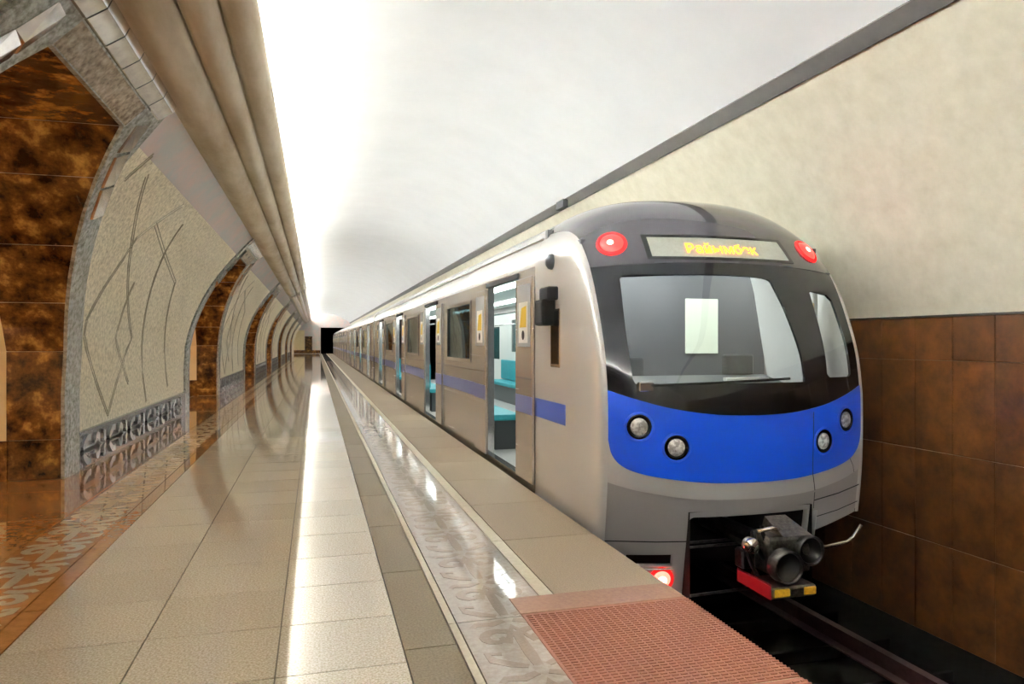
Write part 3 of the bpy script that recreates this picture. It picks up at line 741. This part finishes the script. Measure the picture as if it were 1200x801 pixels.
bk = [(.50, S0(.50, v_of(.5, z)).y + .03, z) for z in (1.05, 1.3, 1.6, 1.9, 2.1)] + [(.50, 5.80, 2.1), (.50, 5.72, 1.9), (.50, 5.50, 1.05)]
nb_ = len(bk); mesh('cab_bulkhead', bk + [(x + .03, y, z) for x, y, z in bk], [tuple(range(nb_)), tuple(range(nb_, 2*nb_))[::-1]] + [(i, nb_ + i, nb_ + (i+1) % nb_, (i+1) % nb_) for i in range(nb_)], M['whitebright'], car1, org=ORG1)
MB().box(1.0, 1.15, 5.70, 5.76, .05, 1.82, .01).build('corridor_door', M['cream'], car1, org=ORG1)
MB().box(1.19, 1.25, 5.78, 5.84, .05, 2.1, .01).build('corridor_post', M['whitebright'], car1, org=ORG1)
for z_ in (1.25, 1.42, 1.6): MB().box(1.14, 1.19, 5.78, 5.83, z_, z_ + .05, .008).build('post_fitting', M['console'], car1, org=ORG1)
st = MB().box(-.75, -.30, 5.95, 6.40, .50, .60, .03).build('driver_seat', M['console'], car1, org=ORG1)
MB().box(-.75, -.30, 6.36, 6.46, .60, 1.30, .03).build('backrest', M['console'], st, org=ORG1)
MB().lathe([(.11, 0), (.10, .03), (.06, .06), (.0001, .07)], yframe(-.70, 6.58, 1.42), 20).build('cab_fan', M['console'], car1, True, ORG1)
MB().box(-.98, -.92, 5.62, 5.66, 1.60, 1.66, .01).build('cab_lamp', M['white'], car1, org=ORG1)
# cab side window, mirror housing, lamp
def sidebox(y0, y1, z0, z1, t, m, name, par=car1, b=.006, org=ORG1, x=None):
    xx = -HW if x is None else x
    return MB().box(xx - t, xx + .01, y0, y1, z0, z1, b).build(name, m, par, org=org)
cw = sidebox(5.97, 6.22, 1.22, 1.75, .008, M['silver'], 'cab_side_window'); sidebox(5.995, 6.195, 1.25, 1.73, .012, M['black'], 'pane', cw, .002)
mr = sidebox(6.02, 6.28, 1.83, 1.95, .10, M['matblack'], 'mirror_arm', b=.015); sidebox(6.10, 6.34, 1.60, 1.84, .13, M['matblack'], 'mirror_housing', mr, .03)
MB().lathe([(.075, .0), (.07, .03), (.04, .055), (.0001, .06)], Matrix(((0,0,-1,-HW - ORG1[0]),(1,0,0,6.20 - ORG1[1]),(0,1,0,2.19 - ORG1[2]),(0,0,0,1)))).build('door_lamp', M['console'], car1, True)
sidebox(5.83, 6.715, .72, .90, .004, M['stripeblue'], 'blue_stripe', b=0)

# ================================================================== TRAIN: car bodies
def section(n=28):
    out = []
    for i in range(n + 1):
        a = PI * i / n; c = math.cos(a); out.append((HW * math.copysign(abs(c) ** (2/2.6), c), ZS0 + RB * math.sin(a)))
    return out
def wall_holes(mb, x, t, y0, y1, z0, z1, holes):
    ys = sorted({y0, y1} | {h[0] for h in holes} | {h[1] for h in holes}); zs = sorted({z0, z1} | {h[2] for h in holes} | {h[3] for h in holes})
    hit = lambda y, z: any(h[0] < y < h[1] and h[2] < z < h[3] for h in holes)
    for i in range(len(ys) - 1):
        for j in range(len(zs) - 1):
            if hit((ys[i]+ys[i+1])/2, (zs[j]+zs[j+1])/2): continue
            a, b, c, d = ys[i], ys[i+1], zs[j], zs[j+1]
            for xx in (x, x + t): mb.add([(xx, a, c), (xx, b, c), (xx, b, d), (xx, a, d)], [(0, 3, 2, 1) if xx == min(x, x+t) else (0, 1, 2, 3)])
    for a, b, c, d in holes:
        mb.add([(x, a, c), (x, b, c), (x, b, d), (x, a, d), (x+t, a, c), (x+t, b, c), (x+t, b, d), (x+t, a, d)], [(0,1,5,4),(1,2,6,5),(2,3,7,6),(3,0,4,7)])
DW, DP, LW = 1.38, 5.26, .62
ZD0, ZD1 = .03, 2.13
LEAF = {}
def build_car(root, ya, yb, d0, org, front):
    """ya..yb body, d0 first door opening; local x from the centre line"""
    doors = [(d0 + DP*k, d0 + DP*k + DW) for k in range(4)]
    wins = [(doors[k][1] + 1.06, doors[k+1][0] - 1.06) for k in range(3)]
    ends = [(doors[3][1] + LW + .28, yb - .35)] if yb - doors[3][1] > 1.6 else []
    WZ0, WZ1 = 1.21, 1.99
    L = MB(); wall_holes(L, -HW, .07, ya, yb, -.30, ZS0, [(a, b, ZD0, ZD1) for a, b in doors] + [(a, b, WZ0, WZ1) for a, b in wins])
    L.build('side_wall', M['body'], root, org=org)
    R = MB(); rw = [(a, b, WZ0, WZ1) for a, b in wins] + [(a + .1, b - .1, 1.0, 1.85) for a, b in doors]
    wall_holes(R, HW - .07, .07, ya, yb, -.30, ZS0, rw); R.build('side_wall', M['body'], root, org=org)
    Li = MB(); wall_holes(Li, HW - .082, .010, ya, yb, .03, ZS0, rw); Li.build('inner_lining', M['white'], root, org=org)
    for a, b, c, d in rw: MB().box(HW - .045, HW - .035, a, b, c, d).build('window', M['farglass'], root, org=org)
    sec = section(); n = len(sec)
    o = mesh('roof', [(x, ya, z) for x, z in sec] + [(x, yb, z) for x, z in sec], [(i, n+i, n+i+1, i+1) for i in range(n-1)], M['shell'], root, True, org)
    MB().tube([(-1.225, ya, 2.475), (-1.225, yb, 2.475)], .012, 6).build('gutter', M['bumper'], root, org=org)
    MB().box(-HW + .02, HW - .02, ya, yb, -.20, .03).build('car_floor', M['carfloor'], root, org=org)
    MB().box(-HW + .08, HW - .08, ya, yb, 2.32, 2.36).build('car_ceiling', M['white'], root, org=org)
    for x in (-.55, .55): MB().box(x - .10, x + .10, ya + .6, yb - .6, 2.29, 2.319).build('ceiling_lamp', M['lamp'], root, org=org)
    e = MB(); 
    if not front: e.add([(x, ya, z) for x, z in sec] + [(HW, ya, -.3), (-HW, ya, -.3)][::-1], [tuple(range(n + 2))[::-1]])
    e.add([(x, yb, z) for x, z in sec] + [(-HW, yb, -.3), (HW, yb, -.3)], [tuple(range(n + 2))])
    e.build('end_wall', M['body'], root, org=org)
    MB().box(-1.0, 1.0, yb, yb + .50, .0, 2.3).build('gangway', M['matblack'], root, org=org)
    MB().box(-1.05, 1.05, ya + (.9 if front else .2), yb - .2, -.85, -.201).build('underframe', M['matblack'], root, org=org)
    for yc in (ya + 2.9, yb - 2.9):
        bo = MB().box(-1.1, 1.1, yc - 1.3, yc + 1.3, -.80, -.52, .03).build('bogie', M['matblack'], root, org=org)
        for dy in (-.95, .95):
            for s in (-1, 1):
                m_ = Matrix(((0, 0, 1, s * .76 - .06 - org[0]), (1, 0, 0, yc + dy - org[1]), (0, 1, 0, -.485 - org[2]), (0, 0, 0, 1)))
                MB().lathe([(.0001, 0), (.41, 0), (.41, .12), (.0001, .12)], m_, 20).build('wheel', M['rail'], bo)
    for a, b in doors:                                 # header, jambs, sill, parked outside leaves
        MB().box(-HW - .02, -HW + .02, a - .04, b + .04, ZD1, ZD1 + .055, .004).build('door_header', M['matblack'], root, org=org)
        for y in (a, b):
            MB().box(-HW - .006, -HW + .075, y - .022, y + .022, ZD0, ZD1).build('door_jamb', M['silver'] if y == b else M['matblack'], root, org=org)
        MB().box(-HW - .015, -HW + .07, a, b, ZD0 - .03, ZD0 + .012).build('door_sill', M['silver'], root, org=org)
        for (y0, y1, sg) in ((a - LW, a - .015, 1), (b + .015, b + LW, -1)):
            lf = MB().box(-HW - .032, -HW - .004, y0, y1, ZD0, ZD1 - .02, .006).build('door_leaf', M['body'], root, org=org)
            MB().box(-HW - .036, -HW - .030, y0 + .07, y1 - .07, 1.40, 2.04, .002).build('leaf_window', M['leafglare'], lf, org=org)
            MB().box(-HW - .035, -HW - .031, y0 + .004, y1 - .004, .72, .90).build('leaf_stripe', M['stripepale'], lf, org=org)
            ym = (y0 + y1) / 2
            MB().box(-HW - .038, -HW - .0355, ym - .16, ym + .16, 1.44, 1.86).build('sticker', M['paper'], lf, org=org)
            MB().add([(-HW - .0395, ym - .12, 1.60), (-HW - .0395, ym + .12, 1.60), (-HW - .0395, ym + .05, 1.80), (-HW - .0395, ym - .12, 1.82)], [(0, 1, 2, 3)]).build('sticker_print', M['stickeryellow'], lf, org=org)
            MB().lathe([(.05, 0), (.05, .001), (.0001, .001)], Matrix(((0,0,-1,-HW - .038 - org[0]),(1,0,0,ym - org[1]),(0,1,0,1.52 - org[2]),(0,0,0,1))), 12).build('sticker_print', M['seam'], lf)
            MB().box(-HW - .034, -HW - .031, y0 + .01, y1 - .01, 1.07, 1.085).build('leaf_rib', M['silver'], lf, org=org)
    for a, b in wins:
        fo = MB(); wall_holes(fo, -HW - .012, .03, a - .05, b + .05, WZ0 - .05, WZ1 + .05, [(a, b, WZ0, WZ1)])
        wf = fo.build('window_frame', M['silver'], root, org=org)
        MB().box(-HW + .015, -HW + .022, a, b, WZ0, WZ1).build('pane', M['sideglass'], wf, org=org)
    edges = [ya] + [q for a, b in doors for q in (a - LW, b + LW)] + [yb]
    for k in range(0, len(edges), 2):
        a, b = edges[k], edges[k+1]
        if b - a < .1: continue
        MB().box(-HW - .004, -HW + .01, a + .005, b - .005, .72, .90).build('blue_stripe', M['stripepale'], root, org=org)
        for z in (1.06, .66): MB().box(-HW - .008, -HW + .01, a + .005, b - .005, z, z + .014).build('belt_rib', M['silver'], root, org=org)
    for s in (-1, 1):                                  # benches along both walls, posts at the doors
        for k in range(3):
            a, b = doors[k][1] + .25, doors[k+1][0] - .25
            x0, x1 = (-1.23, -.80) if s < 0 else (.80, 1.23)
            be = MB().box(x0, x1, a, b, .42, .50, .02).build('bench_seat', M['teal'], root, org=org)
            xb = (-1.235, -1.17) if s < 0 else (1.17, 1.235)
            MB().box(xb[0], xb[1], a, b, .52, 1.0, .02).build('backrest', M['teal'], be, org=org)
            MB().box(min(x0, x1) + .10, max(x0, x1) - .02, a + .1, b - .1, .03, .42).build('bench_base', M['console'], be, org=org)
            for y in (a, b):
                MB().tube([(s*.86, y, .03), (s*.86, y, 2.30)], .018, 8).build('grab_pole', M['silver'], root, True, org)
            MB().tube([(s*.86, a, 1.85), (s*.86, b, 1.85)], .014, 8).build('hand_rail', M['silver'], root, True, org)
build_car(car1, 6.72, 26.6, 7.335, ORG1, True)
tag(car1, 'leading silver metro car with black windscreen visor, blue nose panel and red tail lights', 'train')
ORG2 = (0, 27.15, -1.0)
car2 = empty('metro_car', (TC, 27.15, -1.0))
build_car(car2, 27.15, 48.05, 27.15 + 1.87, ORG2, False)
tag(car2, 'silver metro car coupled directly behind the leading car', 'train', 'middle and rear cars of the train')
for y, lb in ((48.6, 'silver metro car third in the train behind the leading car'), (70.05, 'rear silver metro car next to the dark tunnel mouth')):
    c = copy_tree(car2); c.location = (TC, y, -1.0); tag(c, lb, 'train', 'middle and rear cars of the train')
# small fitting on the wall trim above the train
o = MB().box(4.00, 4.10, 11.25, 11.6, 3.72, 3.86, .01).build('trim_fitting', M['matblack']); tag(o, 'small dark box fixed under the dark wall trim above the train roof', 'fitting')
